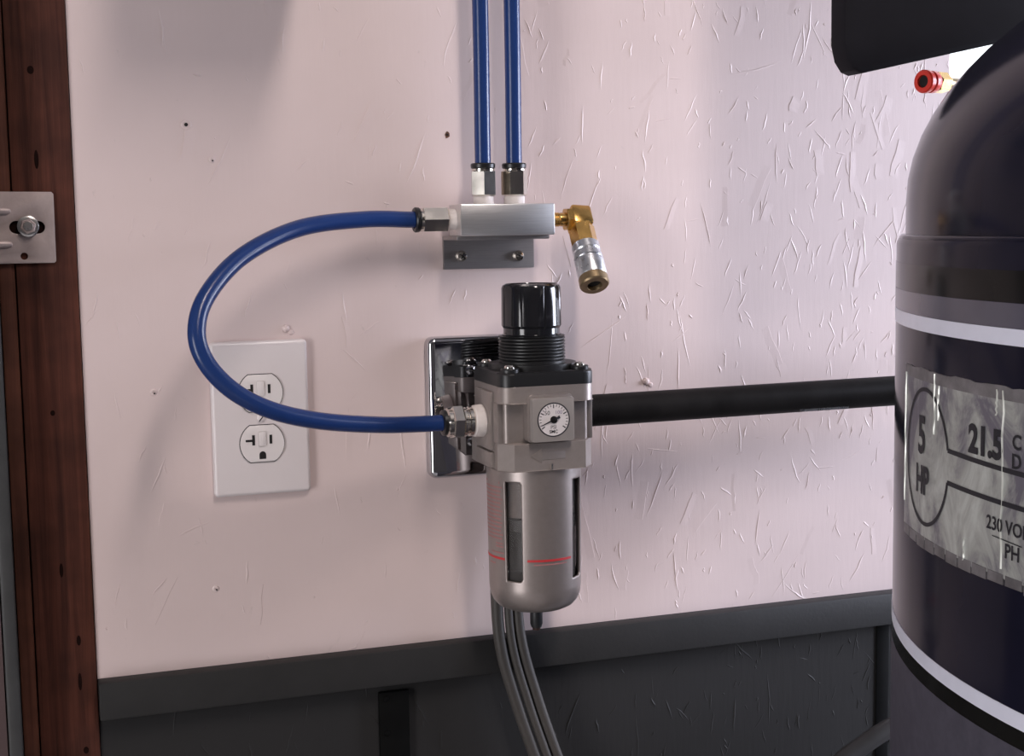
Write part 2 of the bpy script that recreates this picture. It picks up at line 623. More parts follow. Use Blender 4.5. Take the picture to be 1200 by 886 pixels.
wall = struct(box('wall_back', XL, XR, 0.0, 0.05, Zr1, 2.6, M['wall']))
low = struct(box('wall_back_lower', XL, XR, 0.0, 0.05, 0.0, Zr1, M['lower']))
low['label'] = 'charcoal painted lower half of the strand board wall'
low['category'] = 'wall'
rail = struct(box('trim_1', XL, XR, -0.014, 0.0, Zr0, Zr1, M['rail'], bevel=0.0012))
box('wall_back_above_window', XR, 2.05, 0.0, 0.05, 2.0, 2.6, M['roomwall'], wall)
box('wall_back_below_window', XR, 2.05, 0.0, 0.05, 0.0, 0.95, M['lower'], wall)
box('wall_back_far_end', 1.45, 2.05, 0.0, 0.05, 0.95, 2.0, M['roomwall'], wall)

# dark wooden jamb of the garage door
jamb = struct(box('trim_2', -0.3815, XL - 0.0006, -0.002, 0.05, 0.0, 2.6, M['wood'], bevel=0.0010))
strip = struct(box('trim_3', -0.3935, -0.3823, -0.001, 0.05, 0.0, 2.6, M['wood2'], bevel=0.0012))
box('jamb_light_stop', -0.46, XL + 0.02, 0.0505, 0.06, 0.0, 2.6, M['wood'], jamb)  # board added behind the jamb to stop light leaking through the gaps
for (x, z, rx, rz) in ((-0.343 - 0.0, 1.4415, .0022, .0032), (-0.349, 1.378, .0018, .0055), (-0.3505, 1.138 - .12, .0016, .004),
                       (-0.351, 0.986, .0014, .007), (-0.349, 0.932, .0020, .0028), (-0.3645, 1.442, .0024, .003),
                       (-0.3635, 1.378, .0016, .007), (-0.361, 1.192, .0017, .0021), (-0.3605, 1.073, .0014, .0055)):
    if x < -0.352 or z < 1.2:
        poly = [(x + rx * cos(a * pi / 6), z + rz * sin(a * pi / 6)) for a in range(12)]
        prism_y('wood_knot', poly, 0.0015, 0.00205, M['knot'], jamb)

door1 = struct(box('door_1', -2.75, -0.4045, -0.026, 0.045, 0.0, 2.6, M['doorpanel']))
for z in (0.55, 1.1, 1.65, 2.2):
    box('door_panel_groove', -2.7, -0.42, -0.030, -0.026, z, z + 0.03, M['doorpanel'], door1)
trk = tag(box('door_track', -0.4035, -0.3940, -0.030, 0.03, 0.0, 2.5, M['track'], bevel=0.002),
          'grey galvanised vertical door track at the left edge beside brown wood strip', 'track')

struct(box('floor', -2.8, 2.05, -3.6, 0.05, -0.05, 0.0, M['concrete']))
struct(box('ceiling', -2.8, 2.05, -3.6, 0.05, 2.6, 2.65, M['ceil']))
wl = struct(box('wall_left', -2.85, -2.8, -1.25, 0.05, 0.0, 2.6, M['roomwall']))
box('wall_pier', -2.85, -2.8, -3.6, -2.25, 0.0, 2.6, M['roomwall'], wl)
box('wall_above', -2.85, -2.8, -2.25, -1.25, 2.05, 2.6, M['roomwall'], wl)
# right wall with a window opening, plain wall behind the camera
wr = struct(box('wall_right', 2.0, 2.05, -3.6, 0.0, 0.0, 0.95, M['roomwall']))
box('wall_above', 2.0, 2.05, -3.6, 0.0, 2.05, 2.6, M['roomwall'], wr)
box('wall_pier', 2.0, 2.05, -0.14, 0.0, 0.95, 2.05, M['roomwall'], wr)
box('wall_pier', 2.0, 2.05, -3.6, -1.14, 0.95, 2.05, M['roomwall'], wr)
struct(box('wall_front', -2.8, 2.05, -3.65, -3.6, 0.0, 2.6, M['roomwall']))


def window(name, x0, x1, z0, z1):
    w = struct(box(name, x0, x1, 0.01, 0.05, z0, z0 + 0.035, M['wframe'], bevel=0.002))
    box('window_head', x0, x1, 0.01, 0.05, z1 - 0.035, z1, M['wframe'], w, 0.002)
    box('window_jamb', x0, x0 + 0.006, 0.01, 0.05, z0, z1, M['wframe'], w)
    box('window_jamb', x1 - 0.035, x1, 0.01, 0.05, z0, z1, M['wframe'], w, 0.002)
    box('window_mullion', (x0 + x1) / 2 - 0.015, (x0 + x1) / 2 + 0.015, 0.015, 0.045, z0 + .03, z1 - .03, M['wframe'], w, 0.002)
    box('pane', x0 + 0.004, (x0 + x1) / 2 - 0.01, 0.028, 0.032, z0 + 0.03, z1 - 0.03, M['glass'], w)
    box('pane', (x0 + x1) / 2 + 0.01, x1 - 0.03, 0.028, 0.032, z0 + 0.03, z1 - 0.03, M['glass'], w)
    return w


window('window_1', XR + 0.001, 1.449, 0.951, 1.999)

# strand relief of the painted board: low ridges and lifted flakes under the paint
KEEP_OUT = [(-0.25, -0.165, 1.112, 1.244), (-0.078, 0.0, 1.118, 1.24), (-0.06, 0.024, 1.286, 1.318)]


def ridges(name, n, xr, zr, mat, parent, hmax, dens, seed, d0=0.0):
    rnd = random.Random(seed)
    vs, fs = [], []
    made = 0
    while made < n:
        x = rnd.uniform(*xr)
        z = rnd.uniform(*zr)
        if rnd.random() > dens(x, z):
            continue
        if any(a - .01 < x < b + .01 and c - .01 < z < d + .01 for a, b, c, d in KEEP_OUT):
            continue
        made += 1
        q = rnd.random()
        ang = radians(rnd.gauss(78, 17) if q < .62 else (rnd.gauss(112, 16) if q < .86 else rnd.uniform(0, 180)))
        ln = min(0.052, rnd.lognormvariate(math.log(0.011), 0.65))
        wd = rnd.uniform(0.0004, 0.0011)
        h = rnd.uniform(.35, 1.0) * hmax
        dx, dz = cos(ang), sin(ang)
        nx, nz = -dz, dx
        m = 5
        bend = rnd.uniform(-.04, .04) * ln
        base = len(vs)
        for k in range(m):
            t = k / (m - 1) - .5
            px = x + dx * ln * t + nx * bend * (1 - 4 * t * t) + rnd.uniform(-.0006, .0006)
            pz = z + dz * ln * t + nz * bend * (1 - 4 * t * t)
            e = (1 - (2 * t) ** 2) ** .5 if abs(t) < .5 else 0.0
            hh = h * e * rnd.uniform(.5, 1) + 0.00004
            ww = wd * (0.25 + .75 * e) * rnd.uniform(.7, 1.2)
            px = min(max(px, xr[0] + .001), xr[1] - .001)
            pz = min(max(pz, zr[0] + .001), zr[1] - .001)
            vs += [(px - nx * ww, -d0 + .00003, pz - nz * ww), (px + nx * ww * .3, -d0 - hh, pz + nz * ww * .3),
                   (px + nx * ww, -d0 + .00003, pz + nz * ww)]
        for k in range(m - 1):
            a = base + k * 3
            fs += [(a, a + 3, a + 4, a + 1), (a + 1, a + 4, a + 5, a + 2)]
    o = from_py(name, vs, fs, mat, parent, None, recalc=False)
    o['kind'] = 'stuff'
    return o


def flakes(name, n, xr, zr, mat, parent, hmax, dens, seed):
    rnd = random.Random(seed)
    vs, fs = [], []
    made = 0
    while made < n:
        x, z = rnd.uniform(*xr), rnd.uniform(*zr)
        if rnd.random() > dens(x, z):
            continue
        if any(a - .02 < x < b + .02 and c - .02 < z < d + .02 for a, b, c, d in KEEP_OUT):
            continue
        made += 1
        ang = radians(rnd.gauss(85, 18))
        ln, wd = rnd.uniform(.012, .042), rnd.uniform(.003, .011)
        dx, dz = cos(ang), sin(ang)
        nx, nz = -dz, dx
        sgn = rnd.choice((-1, 1))
        b = len(vs)
        h = hmax * rnd.uniform(.4, 1)
        for t in (-.5, -.2, .15, .5):
            jit = rnd.uniform(-.0012, .0012)
            for s, hh in ((-.5, 0), (.5, h * (1 - abs(t) * .8)), (.53, 0)):
                vs.append((x + dx * ln * t + nx * (s * wd * sgn + jit), -hh + (.00003 if hh == 0 else 0), z + dz * ln * t + nz * (s * wd * sgn + jit)))
        for k in range(3):
            a = b + 3 * k
            fs += [(a, a + 3, a + 4, a + 1), (a + 1, a + 4, a + 5, a + 2)]
    o = from_py(name, vs, fs, mat, parent, None, recalc=False)
    o['kind'] = 'stuff'
    return o


dens = lambda x, z: 0.16 + 0.84 * min(1, max(0, (x + 0.10) / 0.40)) ** 1.0
ridges('strand_ridge', 900, (XL, XR), (Zr1, 1.58), M['wall'], wall, 0.00055, dens, 3)
flakes('strand_flake', 80, (XL + .03, XR - .03), (Zr1 + .03, 1.56), M['wall'], wall, 0.00042, dens, 5)
ridges('strand_ridge', 260, (XL, XR), (0.78, Zr0), M['lower'], low, 0.0006, lambda x, z: .25 + .75 * (x > .1), 9)

# nail holes and marks in the paint
for (x, z, kind) in ((-0.2555, 1.404, 'nail'), (-0.2375, 1.378, 'dent'), (-0.0514, 1.3976, 'rust'), (-0.2875, 1.2033, 'dent'),
                     (-0.2467, 1.0472, 'dent'), (0.1206, 1.1911, 'chip'), (-0.1854, 1.248, 'chip')):
    if kind == 'nail':
        lathe('nail_dimple', (x, 0.0, z), (0, -1, 0), [(.0042, -.0002), (.0042, .0001), (.0035, .0006), (.0024, .0003), (.0024, -.0002)], M['wall'], wall, 20)
        lathe('nail_hole', (x, 0.0, z), (0, -1, 0), [(.0014, -.0002), (.0014, .0004)], M['hole'], wall, 12)
    elif kind == 'rust':
        poly = [(x + random.uniform(.0016, .0026) * cos(a * pi / 6), z + random.uniform(.002, .0034) * sin(a * pi / 6)) for a in range(12)]
        prism_y('rust_spot', poly, -.0001, .0002, M['rust'], wall)
        lathe('nail_hole', (x, 0.0, z), (0, -1, 0), [(.0010, -.0002), (.0009, .0005)], M['hole'], wall, 12)
    elif kind == 'dent':
        lathe('paint_blister', (x, 0.0, z), (0, -1, 0), [(.0030, -.0001), (.0021, .0007), (.0011, .0008), (.0005, .0003)], M['wall'], wall, 9)
        lathe('nail_hole', (x + .0006, 0.0, z - .0008), (0, -1, 0), [(.0008, 0), (.0007, .0009)], M['hole'], wall, 8)
    else:
        lathe('paint_blister', (x, 0.0, z), (0, -1, 0), [(.0034, -.0001), (.0026, .0016), (.0012, .0026), (0, .0028)], M['wall'], wall, 7, 20)
        lathe('paint_blister', (x + .004, 0.0, z - .003), (0, -1, 0), [(.0026, -.0001), (.0016, .0012), (0, .0016)], M['wall'], wall, 6, 20)

# ------------------------------------------------------------------ ceiling lamp (key light)
lamp = thing('ceiling_lamp', 'white fluorescent ceiling lamp with two tubes', 'lamp', (0.06, -1.25, 2.6))
box('lamp_housing', 0.06 - .09, 0.06 + .09, -1.75, -0.75, 2.53, 2.599, M['lampwhite'], lamp, 0.006)
for dx in (-.045, .045):
    lathe('lamp_tube', (0.06 + dx, -1.72, 2.512), (0, 1, 0), [(.013, 0), (.013, .94)], M['glow'], lamp, 16)
area('ceiling_lamp_light', (0.06, -1.25, 2.49), (0.06, -1.25, 0), .16, .92, 18.2, (1.0, 0.885, 0.83))

# ------------------------------------------------------------------ duplex outlet
ox, oz = -0.2078, 1.1796
ou = thing('wall_outlet', 'white duplex wall outlet behind the blue tube loop', 'outlet', (ox, 0, oz - .06))


def dshape(cx, cz, r, flat, n=14):
    a = math.degrees(math.asin(flat / r))
    return ([(cx + r * cos(radians(t)), cz + r * sin(radians(t))) for t in [-a + 2 * a * k / n for k in range(n + 1)]]
            + [(cx + r * cos(radians(t)), cz + r * sin(radians(t))) for t in [180 - a + 2 * a * k / n for k in range(n + 1)]])


loft_plate('cover_plate', ox - .0375, ox + .0375, oz - .0600, oz + .0600, .0034, .0058, .0030, M['plate'], ou)
for s in (1, -1):
    cz = oz + s * .0197
    prism_y('receptacle_gap', dshape(ox, cz, .0176, .0149), .0056, .00605, M['gap'], ou)
    rf = prism_y('receptacle_face', dshape(ox, cz, .0170, .0143), .0056, .0072, M['recept'], ou, bevel=.0005)
    # blade slots: T-shaped neutral on the left, straight on the right, round earth hole below
    bm = bmesh.new()
    add_box(bm, ox - .0078, ox - .0056, -.00735, -.007, cz - .0010, cz + .0070)
    add_box(bm, ox - .0128, ox - .0076, -.00735, -.007, cz + .0018, cz + .0036)
    from_bm('neutral_slot', bm, M['hole'], rf)
    box('live_slot', ox + .0056, ox + .0077, -.00735, -.007, cz - .0004, cz + .0066, M['hole'], rf)
    prism_y('earth_hole', [(ox + .0026 * cos(radians(t)), cz - .0088 + .0028 * sin(radians(t))) for t in range(0, 181, 15)] + [(ox - .0026, cz - .0120), (ox + .0026, cz - .0120)], .007, .00735, M['hole'], rf)
    box('receptacle_rib', ox - .0030, ox + .0030, -.0080, -.0070, cz - .0022, cz + .0095, M['recept'], rf, .0009)
sc = lathe('plate_screw', (ox, 0, oz), (0, -1, 0), [(.0033, .0056), (.0033, .0064), (.0022, .0072), (0, .0074)], M['plate'], ou, 20)
bm = bmesh.new()
add_box(bm, -.0030, .0030, -.0002, .0002, -.0004, .0004)
bm.transform(Matrix.Translation((ox, -.0073, oz)) @ Matrix.Rotation(radians(-50), 4, 'Y'))
from_bm('screw_slot', bm, M['gap'], sc)

# ------------------------------------------------------------------ chrome switch plate behind the regulator
px0, px1, pz0, pz1 = -0.0742, -0.0040, 1.1222, 1.2370
cp = thing('chrome_wall_plate', 'polished chrome wall plate behind the air regulator', 'wall plate', (-.039, 0, pz0))
loft_plate('plate_face', px0, px1, pz0, pz1, .0062, .0105, .0052, M['chrome'], cp)
for z in (1.2096, 1.1511):
    s = lathe('plate_screw', (-.0390, 0, z), (0, -1, 0), [(.0040, .0103), (.0038, .0116), (.0024, .0130), (0, .0134)], M['chrome'], cp, 20)
    box('screw_slot', -.0033, .0033, -.0004, .0004, -.0004, .0004, M['hole'], None).matrix_world = Matrix.Identity(4)
    so = bpy.context.scene.collection.objects[-1]
    so.data.transform(Matrix.Translation(Vector((-.0390, -.0133, z)) - Vector(s['_o'])) @ Matrix.Rotation(radians(35), 4, 'Y'))
    so.parent = s

# ------------------------------------------------------------------ air filter regulator
X0, Y0 = -0.003, -0.0575
rg = thing('air_filter_regulator', 'silver air filter regulator with black knob and square pressure gauge', 'air regulator', (X0, Y0, 1.005))


def rsq(hx, hy, r, n=6):
    return [(X0 + a, Y0 + b) for a, b in rrect(-hx, hx, -hy, hy, r, n)]


prism_z('upper_body', rsq(.0385, .0385, .011), 1.1905, 1.2035, M['bodygrey'], rg, .0006, .0008)
prism_z('middle_body', rsq(.0345, .0315, .004), 1.1595, 1.1910, M['bodygrey'], rg)
# lower body: broad chamfered block
ch = [(-.0385, -.026), (-.029, -.0385), (.029, -.0385), (.0385, -.026), (.0385, .0385), (-.0385, .0385)]
prism_z('lower_body', [(X0 + a, Y0 + b) for a, b in ch], 1.1385, 1.1600, M['bodygrey'], rg, .0010, .0010, 25)
for s in (-1, 1):
    xa, xb = sorted((X0 + s * .0335, X0 + s * .0415))
    box('port_flange', xa, xb, Y0 - .0185, Y0 + .0195, 1.1535, 1.1985, M['bodygrey'], rg, .0010)
    box('flange_lip', xa, xb, Y0 - .0185, Y0 + .0195, 1.1395, 1.1520, M['bodygrey'], rg, .0010)
    box('body_corner', X0 + s * .036 - .003, X0 + s * .036 + .003, Y0 - .0285, Y0 + .0285, 1.1596, 1.1912, M['bodygrey'], rg, .0008)
box('mounting_spacer', X0 - .024, X0 + .006, -.0200, -.0106, 1.155, 1.200, M['black_mat'], rg, .001)
# embossed flow arrow
arrow = [(-.020, 0), (-.011, .0055), (-.011, .003), (.008, .003), (.008, -.003), (-.011, -.003), (-.011, -.0055)]
prism_y('flow_arrow', [(X0 + .004 + x, 1.1500 + z) for x, z in arrow], -Y0 + .0383, -Y0 + .0389, M['bodygrey'], rg, .0002)
box('seam_mark', X0 + .0005, X0 + .0017, Y0 - .0392, Y0 - .0384, 1.1386, 1.1435, M['steel'], rg)

# black bonnet, threaded neck and knob
prism_z('bonnet_base', rsq(.0385, .0385, .0105), 1.2035, 1.2140, M['black_mat'], rg, .0022, 0, 30, 3)
prism_z('bonnet_step', [(X0 + .0345 * cos(radians(a)) , Y0 + .0345 * sin(radians(a))) for a in range(0, 360, 9)], 1.2135, 1.2185, M['black_mat'], rg, .0015)
for sx in (-1, 1):
    for sy in (-1, 1):
        b = lathe('bonnet_boss', (X0 + sx * .0285, Y0 + sy * .0285, 1.2138), (0, 0, 1), [(.0072, -.003), (.0072, .0024), (.0064, .0034)], M['black_mat'], rg, 20)
        lathe('bonnet_screw', (X0 + sx * .0285, Y0 + sy * .0285, 1.2165), (0, 0, 1), [(.0042, 0), (.0042, .0016), (.0030, .0030), (.0012, .0033), (.0012, .0018), (0, .0018)], M['nickel'], b, 16)
prof = [(.0262, 1.2180)]
z = 1.2200
while z < 1.2385:
    prof += [(.0262, z), (.0250, z + .0009), (.0262, z + .0018)]
    z += .0025
prof += [(.0245, 1.2395), (.0, 1.2395)]
lathe('threaded_neck', (X0, Y0, 0), (0, 0, 1), prof, M['black_mat'], rg, 48, 20)
fl = lambda a, h: 1.0 - (0.030 * max(0, 1 - abs(((a / (2 * pi) * 8 + .35) % 1) - .5) / .05) if 1.246 < h < 1.2775 else 0)
lathe('adjusting_knob', (X0, Y0, 0), (0, 0, 1),
      [(.0228, 1.2385), (.0232, 1.2405), (.0222, 1.2410), (.0222, 1.2455), (.0236, 1.2475), (.0232, 1.2765), (.0222, 1.2785), (.0200, 1.2797), (.0196, 1.2790), (0, 1.2790)],
      M['black_pl'], rg, 160, 30, 0, fl)

# square pressure gauge
gx, gz = X0 + .0003, 1.1782
gy = Y0 - .0455
prism_y('gauge_bezel', rrect(gx - .0190, gx + .0180, gz - .0178, gz + .0190, .004), -Y0 + .0300, -Y0 + .0398, M['bodygrey'], rg, .0008)
gc = prism_y('gauge_case', rrect(gx - .0168, gx + .0168, gz - .0165, gz + .0163, .0012), -Y0 + .0390, -gy, M['gaugecase'], rg, .0008)
lathe('dial_rim', (gx, gy, gz), (0, -1, 0), [(.0131, -.0002), (.0131, .0003), (.0122, .0003), (.0122, -.0002)], M['ink'], gc, 48)
lathe('dial', (gx, gy, gz), (0, -1, 0), [(.0124, -.0001), (.0124, .0002), (0, .0002)], M['dial'], gc, 48)
bm = bmesh.new()
for k in range(21):
    a = radians(215 - k * 250 / 20)
    big = k % 5 == 0
    ra, rb, w = (.0088 if big else .0099), .0117, (.00040 if big else .00024)
    d = Vector((cos(a), 0, sin(a)))
    n_ = Vector((-sin(a), 0, cos(a)))
    c0 = Vector((gx, gy - .0003, gz))
    bm.faces.new([bm.verts.new(c0 + d * r_ + n_ * s_) for r_, s_ in ((ra, -w), (rb, -w), (rb, w), (ra, w))])
from_bm('dial_marks', bm, M['ink'], gc)


def flat_text(name, txt, size, x, y, z, mat, parent, weight=0.0, xs=1.0):
    vs, fs = text_flat(txt, size, weight, xs)
    me = bpy.data.meshes.new(name)
    me.from_pydata([(x + a, y, z + b) for a, b in vs], [], fs)
    return finish(name, me, mat, parent)


flat_text('dial_number', '50', .0046, gx - .0052, gy - .0003, gz + .0052, M['ink'], gc)
flat_text('dial_number', '100', .0040, gx + .0040, gy - .0003, gz + .0054, M['purpleink'], gc)
flat_text('dial_unit', 'PSI', .0040, gx - .0002, gy - .0003, gz - .0058, M['ink'], gc)
flat_text('dial_maker', 'SMC', .0036, gx - .0002, gy - .0003, gz - .0092, M['ink'], gc, .00008)
bm = bmesh.new()
a = radians(203)
d = Vector((cos(a), 0, sin(a)))
n_ = Vector((-sin(a), 0, cos(a)))
c0 = Vector((gx, gy, gz))
V = [c0 + d * .0105 - n_ * .0002, c0 + d * .0105 + n_ * .0002, c0 - d * .0030 + n_ * .0007, c0 - d * .0052 + n_ * .0012, c0 - d * .0052 - n_ * .0012, c0 - d * .0030 - n_ * .0007]
A = [bm.verts.new(v + Vector((0, -.0005, 0))) for v in V]
B = [bm.verts.new(v + Vector((0, -.0009, 0))) for v in V]
bm.faces.new(A)
bm.faces.new(B)
for k in range(6):
    bm.faces.new((A[k], A[(k + 1) % 6], B[(k + 1) % 6], B[k]))
from_bm('pointer', bm, M['ink'], gc)
lathe('pointer_hub', (gx, gy, gz), (0, -1, 0), [(.0028, .0001), (.0028, .0012), (.0020, .0018), (0, .0019)], M['iron'], gc, 20)

# bowl guard with four long windows, clear bowl and filter element inside
RB = .0375
ZT, ZB = 1.1390, 1.0425
SL = [223.5, 313.5, 43.5, 133.5]


def in_slot(adeg, z):
    for s in SL:
        da = (adeg - s + 180) % 360 - 180
        x = abs(radians(da) * RB)
        hw, z0, z1, r = radians(10.9) * RB, 1.0505, 1.1290, .0018
        if x < hw and z0 < z < z1:
            ex, ez = max(0, x - (hw - r)), max(0, z0 + r - z, z - (z1 - r))
            if ex * ex + ez * ez <= r * r:
                return True
    return False


na, nz = 216, 84
bm = bmesh.new()
grid = []
zs = [ZB + (ZT - ZB) * k / nz for k in range(nz + 1)]
rad_at = lambda z: RB - .0010 * (ZT - z) / (ZT - ZB)
for z in zs:
    grid.append([bm.verts.new((X0 + rad_at(z) * cos(2 * pi * k / na), Y0 + rad_at(z) * sin(2 * pi * k / na), z)) for k in range(na)])
for j in range(nz):
    for k in range(na):
        if in_slot(360 * (k + .5) / na, (zs[j] + zs[j + 1]) / 2):
            continue
        bm.faces.new((grid[j][k], grid[j][(k + 1) % na], grid[j + 1][(k + 1) % na], grid[j + 1][k]))
prev = grid[0]
for r, z in ((.0362, 1.0395), (.0354, 1.0350), (.0335, 1.0305), (.0300, 1.0265), (.0250, 1.0240), (.0180, 1.0225), (.0090, 1.0218), (.0058, 1.0217)):
    ring = [bm.verts.new((X0 + r * cos(2 * pi * k / na), Y0 + r * sin(2 * pi * k / na), z)) for k in range(na)]
    for k in range(na):
        bm.faces.new((ring[k], ring[(k + 1) % na], prev[(k + 1) % na], prev[k]))
    prev = ring
bm.faces.new(prev)
bmesh.ops.delete(bm, geom=[v for v in bm.verts if not v.link_faces], context='VERTS')
bg_ = from_bm('bowl_guard', bm, M['bowl'], rg, 35)
sm = bg_.modifiers.new('thickness', 'SOLIDIFY')
sm.thickness = .0018
sm.offset = -1
lathe('clear_bowl', (X0, Y0, 0), (0, 0, 1), [(.0333, 1.137), (.0326, 1.046), (.0290, 1.034), (.018, 1.0285), (0, 1.028)], M['bowlglass'], rg, 48)
lathe('baffle_shroud', (X0, Y0, 0), (0, 0, 1), [(.0200, 1.136), (.0300, 1.134), (.0300, 1.0995), (.0120, 1.0990)], M['shroud'], rg, 32)
lathe('filter_element', (X0, Y0, 0), (0, 0, 1), [(0, 1.056), (.024, 1.056), (.0240, 1.0880), (.0305, 1.0885), (.0305, 1.0980), (.012, 1.0985), (.012, 1.136), (0, 1.136)], M['element'], rg, 32)
dr = lathe('drain_cock', (X0 + .0005, Y0, 0), (0, 0, 1), [(.0062, 1.0222), (.0062, 1.0190), (.0050, 1.0188), (.0050, 1.0085), (.0040, 1.0055), (0, 1.0050)], M['element'], rg, 20)
lathe('drain_tip', (X0 + .0005, Y0, 0), (0, 0, 1), [(.0035, 1.0060), (.0030, 1.0035), (0, 1.0030)], M['drain'], dr, 16)


def cyl_patch(name, c, R, a0, a1, z0, z1, mat, parent, n=12, off=.0003, z_fn=None):
    vs, fs = [], []
    for k in range(n + 1):
        t = k / n
        a = radians(a0 + (a1 - a0) * t)
        zz0, zz1 = (z0, z1) if z_fn is None else z_fn(t)
        for rr, zz in ((R, zz0), (R, zz1), (R + off, zz0), (R + off, zz1)):
            vs.append((c[0] + rr * cos(a), c[1] + rr * sin(a), zz))
    for k in range(n):
        b, e = k * 4, k * 4 + 4
        fs += [(b + 2, e + 2, e + 3, b + 3), (b + 3, e + 3, e + 1, b + 1), (b, e, e + 2, b + 2)]
    fs += [(0, 2, 3, 1), (4 * n, 4 * n + 1, 4 * n + 3, 4 * n + 2)]
    return from_py(name, vs, fs, mat, parent, 40)


ctr = (X0, Y0)
cyl_patch('level_line', ctr, rad_at(1.068), 241.0, 299.5, 1.0668, 1.0686, M['red'], bg_, 24, .00025)
cyl_patch('level_line', ctr, rad_at(1.068), 150, 211, 1.0668, 1.0686, M['red'], bg_, 24, .00025)


def print_rows(name, rows, mat):
    vs, fs = [], []
    rnd = random.Random(12)
    for (z, h, a0, a1, dash) in rows:
        a = a0
        while a < a1:
            w = rnd.uniform(.7, 1.3) * dash
            e = min(a + w, a1)
            b = len(vs)
            for aa in (a, e):
                for zz in (z, z + h):
                    vs.append((X0 + (rad_at(zz) + .0003) * cos(radians(aa)), Y0 + (rad_at(zz) + .0003) * sin(radians(aa)), zz))
            fs.append((b, b + 2, b + 3, b + 1))
            a = e + dash * .35
    o = from_py(name, vs, fs, mat, bg_, None, recalc=False)
    o['kind'] = 'stuff'


print_rows('warning_print', [(1.1265, .0017, 172, 205, 40)] + [(1.1232 - .0031 * k, .0011, 170, 209 - (k % 3) * 1.5, 2.2) for k in range(14)]
           + [(1.0790, .0012, 196, 209, 2), (1.0765, .0012, 196, 209, 2), (1.0715, .0012, 186, 210, 2.2), (1.0625, .0012, 180, 194, 2)], M['pinkred'])
print_rows('level_print', [(1.0640, .0012, 249, 292, 2.4)], M['pinkred'])

# left port fitting: thread tape, nickel body and hex, black release collar
PZ = 1.1745
f = lathe('port_tape', (X0 - .0415, Y0, PZ), (-1, 0, 0), [(.0125, 0), (.0128, .001), (.0122, .0075), (.0105, .0090)], M['tape'], rg, 28)
fb = lathe('push_fitting', (X0 - .0415, Y0, PZ), (-1, 0, 0), [(.0105, .0085), (.0118, .0095), (.0118, .0122), (.0108, .0128), (.0108, .0142), (.0120, .0150), (.0120, .0170)], M['nickel'], rg, 32, 25)
hexnut('hex_nut', (X0 - .0415, Y0, PZ), (-1, 0, 0), .0136, .0165, .0262, M['nickel'], fb, radians(12), .0018)
lathe('fitting_neck', (X0 - .0415, Y0, PZ), (-1, 0, 0), [(.0112, .0258), (.0112, .0288), (.0098, .0300)], M['nickel'], fb, 32)
lathe('release_collar', (X0 - .0415, Y0, PZ), (-1, 0, 0), [(.0092, .0290), (.0100, .0300), (.0100, .0325), (.0086, .0332), (.0068, .0332), (.0068, .0300)], M['black_rub'], fb, 28)

# ------------------------------------------------------------------ black iron pipe to the tank
pp = thing('iron_pipe', 'black iron pipe running from the regulator to the compressor tank', 'pipe', (X0 + .04, Y0, 1.177))
PX = X0 + .0417
lathe('pipe_run', (PX, Y0, 1.177), (1, 0, .004), [(.0118, 0), (.0118, .003), (.0127, .0038), (.0128, .330)], M['iron'], pp, 32)
prs = [(.0119, .0005)]
for k in range(9):
    prs += [(.0128, .0012 + k * .0016), (.0121, .0020 + k * .0016)]
lathe('pipe_thread', (PX + .001, Y0, 1.177), (1, 0, .004), prs, M['iron'], pp, 32, 20)
lathe('pipe_coupling', (PX, Y0, 1.177), (1, 0, .004), [(.0150, .298), (.0172, .300), (.0172, .306), (.0160, .308), (.0160, .335), (.0172, .337), (.0172, .343), (.0150, .345)], M['iron'], pp, 32)
tube('pipe_elbow', spline([(PX + .340, Y0, 1.1784), (PX + .372, Y0 - .004, 1.1784), (PX + .386, Y0 - .022, 1.1784), (PX + .386, Y0 - .06, 1.1784), (PX + .386, -.2185, 1.1784)], 8), .0150, M['iron'], pp)
bm = bmesh.new()
add_box(bm, PX + .190, PX + .236, Y0 - .0131, Y0 - .0126, 1.1672, 1.1690)
from_bm('paint_scrape', bm, M['steel'], pp)

# ------------------------------------------------------------------ manifold block on its angle bracket
mf = thing('air_manifold', 'aluminium air manifold block on a grey angle bracket with four ports', 'manifold', (-.017, -.03, 1.29))
bx0, bx1, bz0, bz1, bd0, bd1 = -.0556, .0222, 1.3172, 1.3418, .014, .046
box('manifold_block', bx0, bx1, -bd1, -bd0, bz0, bz1, M['alu'], mf, .0010)
br = plate_with_holes('angle_bracket', rrect(-.0572, .0195, 1.2905, 1.3170, .0006, 2),
                      [circ(-.0424, 1.3011, .0026, 16), circ(.0062, 1.3003, .0026, 16)], 0.0, .0032, M['alu_dark'], mf)
box('bracket_shelf', -.0572, .0195, -.040, -.0028, 1.3140, 1.3171, M['alu_dark'], br, .0004)
for (x, z) in ((-.0424, 1.3011), (.0062, 1.3003)):
    s = lathe('bracket_screw', (x, 0, z), (0, -1, 0), [(.0042, .0030), (.0045, .0042), (.0036, .0060), (.0016, .0067), (0, .0068)], M['nickel'], br, 20)
    bm = bmesh.new()
    for rr in (0, 90):
        b2 = bmesh.new()
        add_box(b2, -.0026, .0026, -.0004, .0004, -.0004, .0004)
        b2.transform(Matrix.Translation((x, -.0066, z)) @ Matrix.Rotation(radians(rr + 25), 4, 'Y'))
        t_ = bpy.data.meshes.new('t')
        b2.to_mesh(t_)
        bm.from_mesh(t_)
        b2.free()
    from_bm('screw_cross', bm, M['hole'], s)
PD = -.030


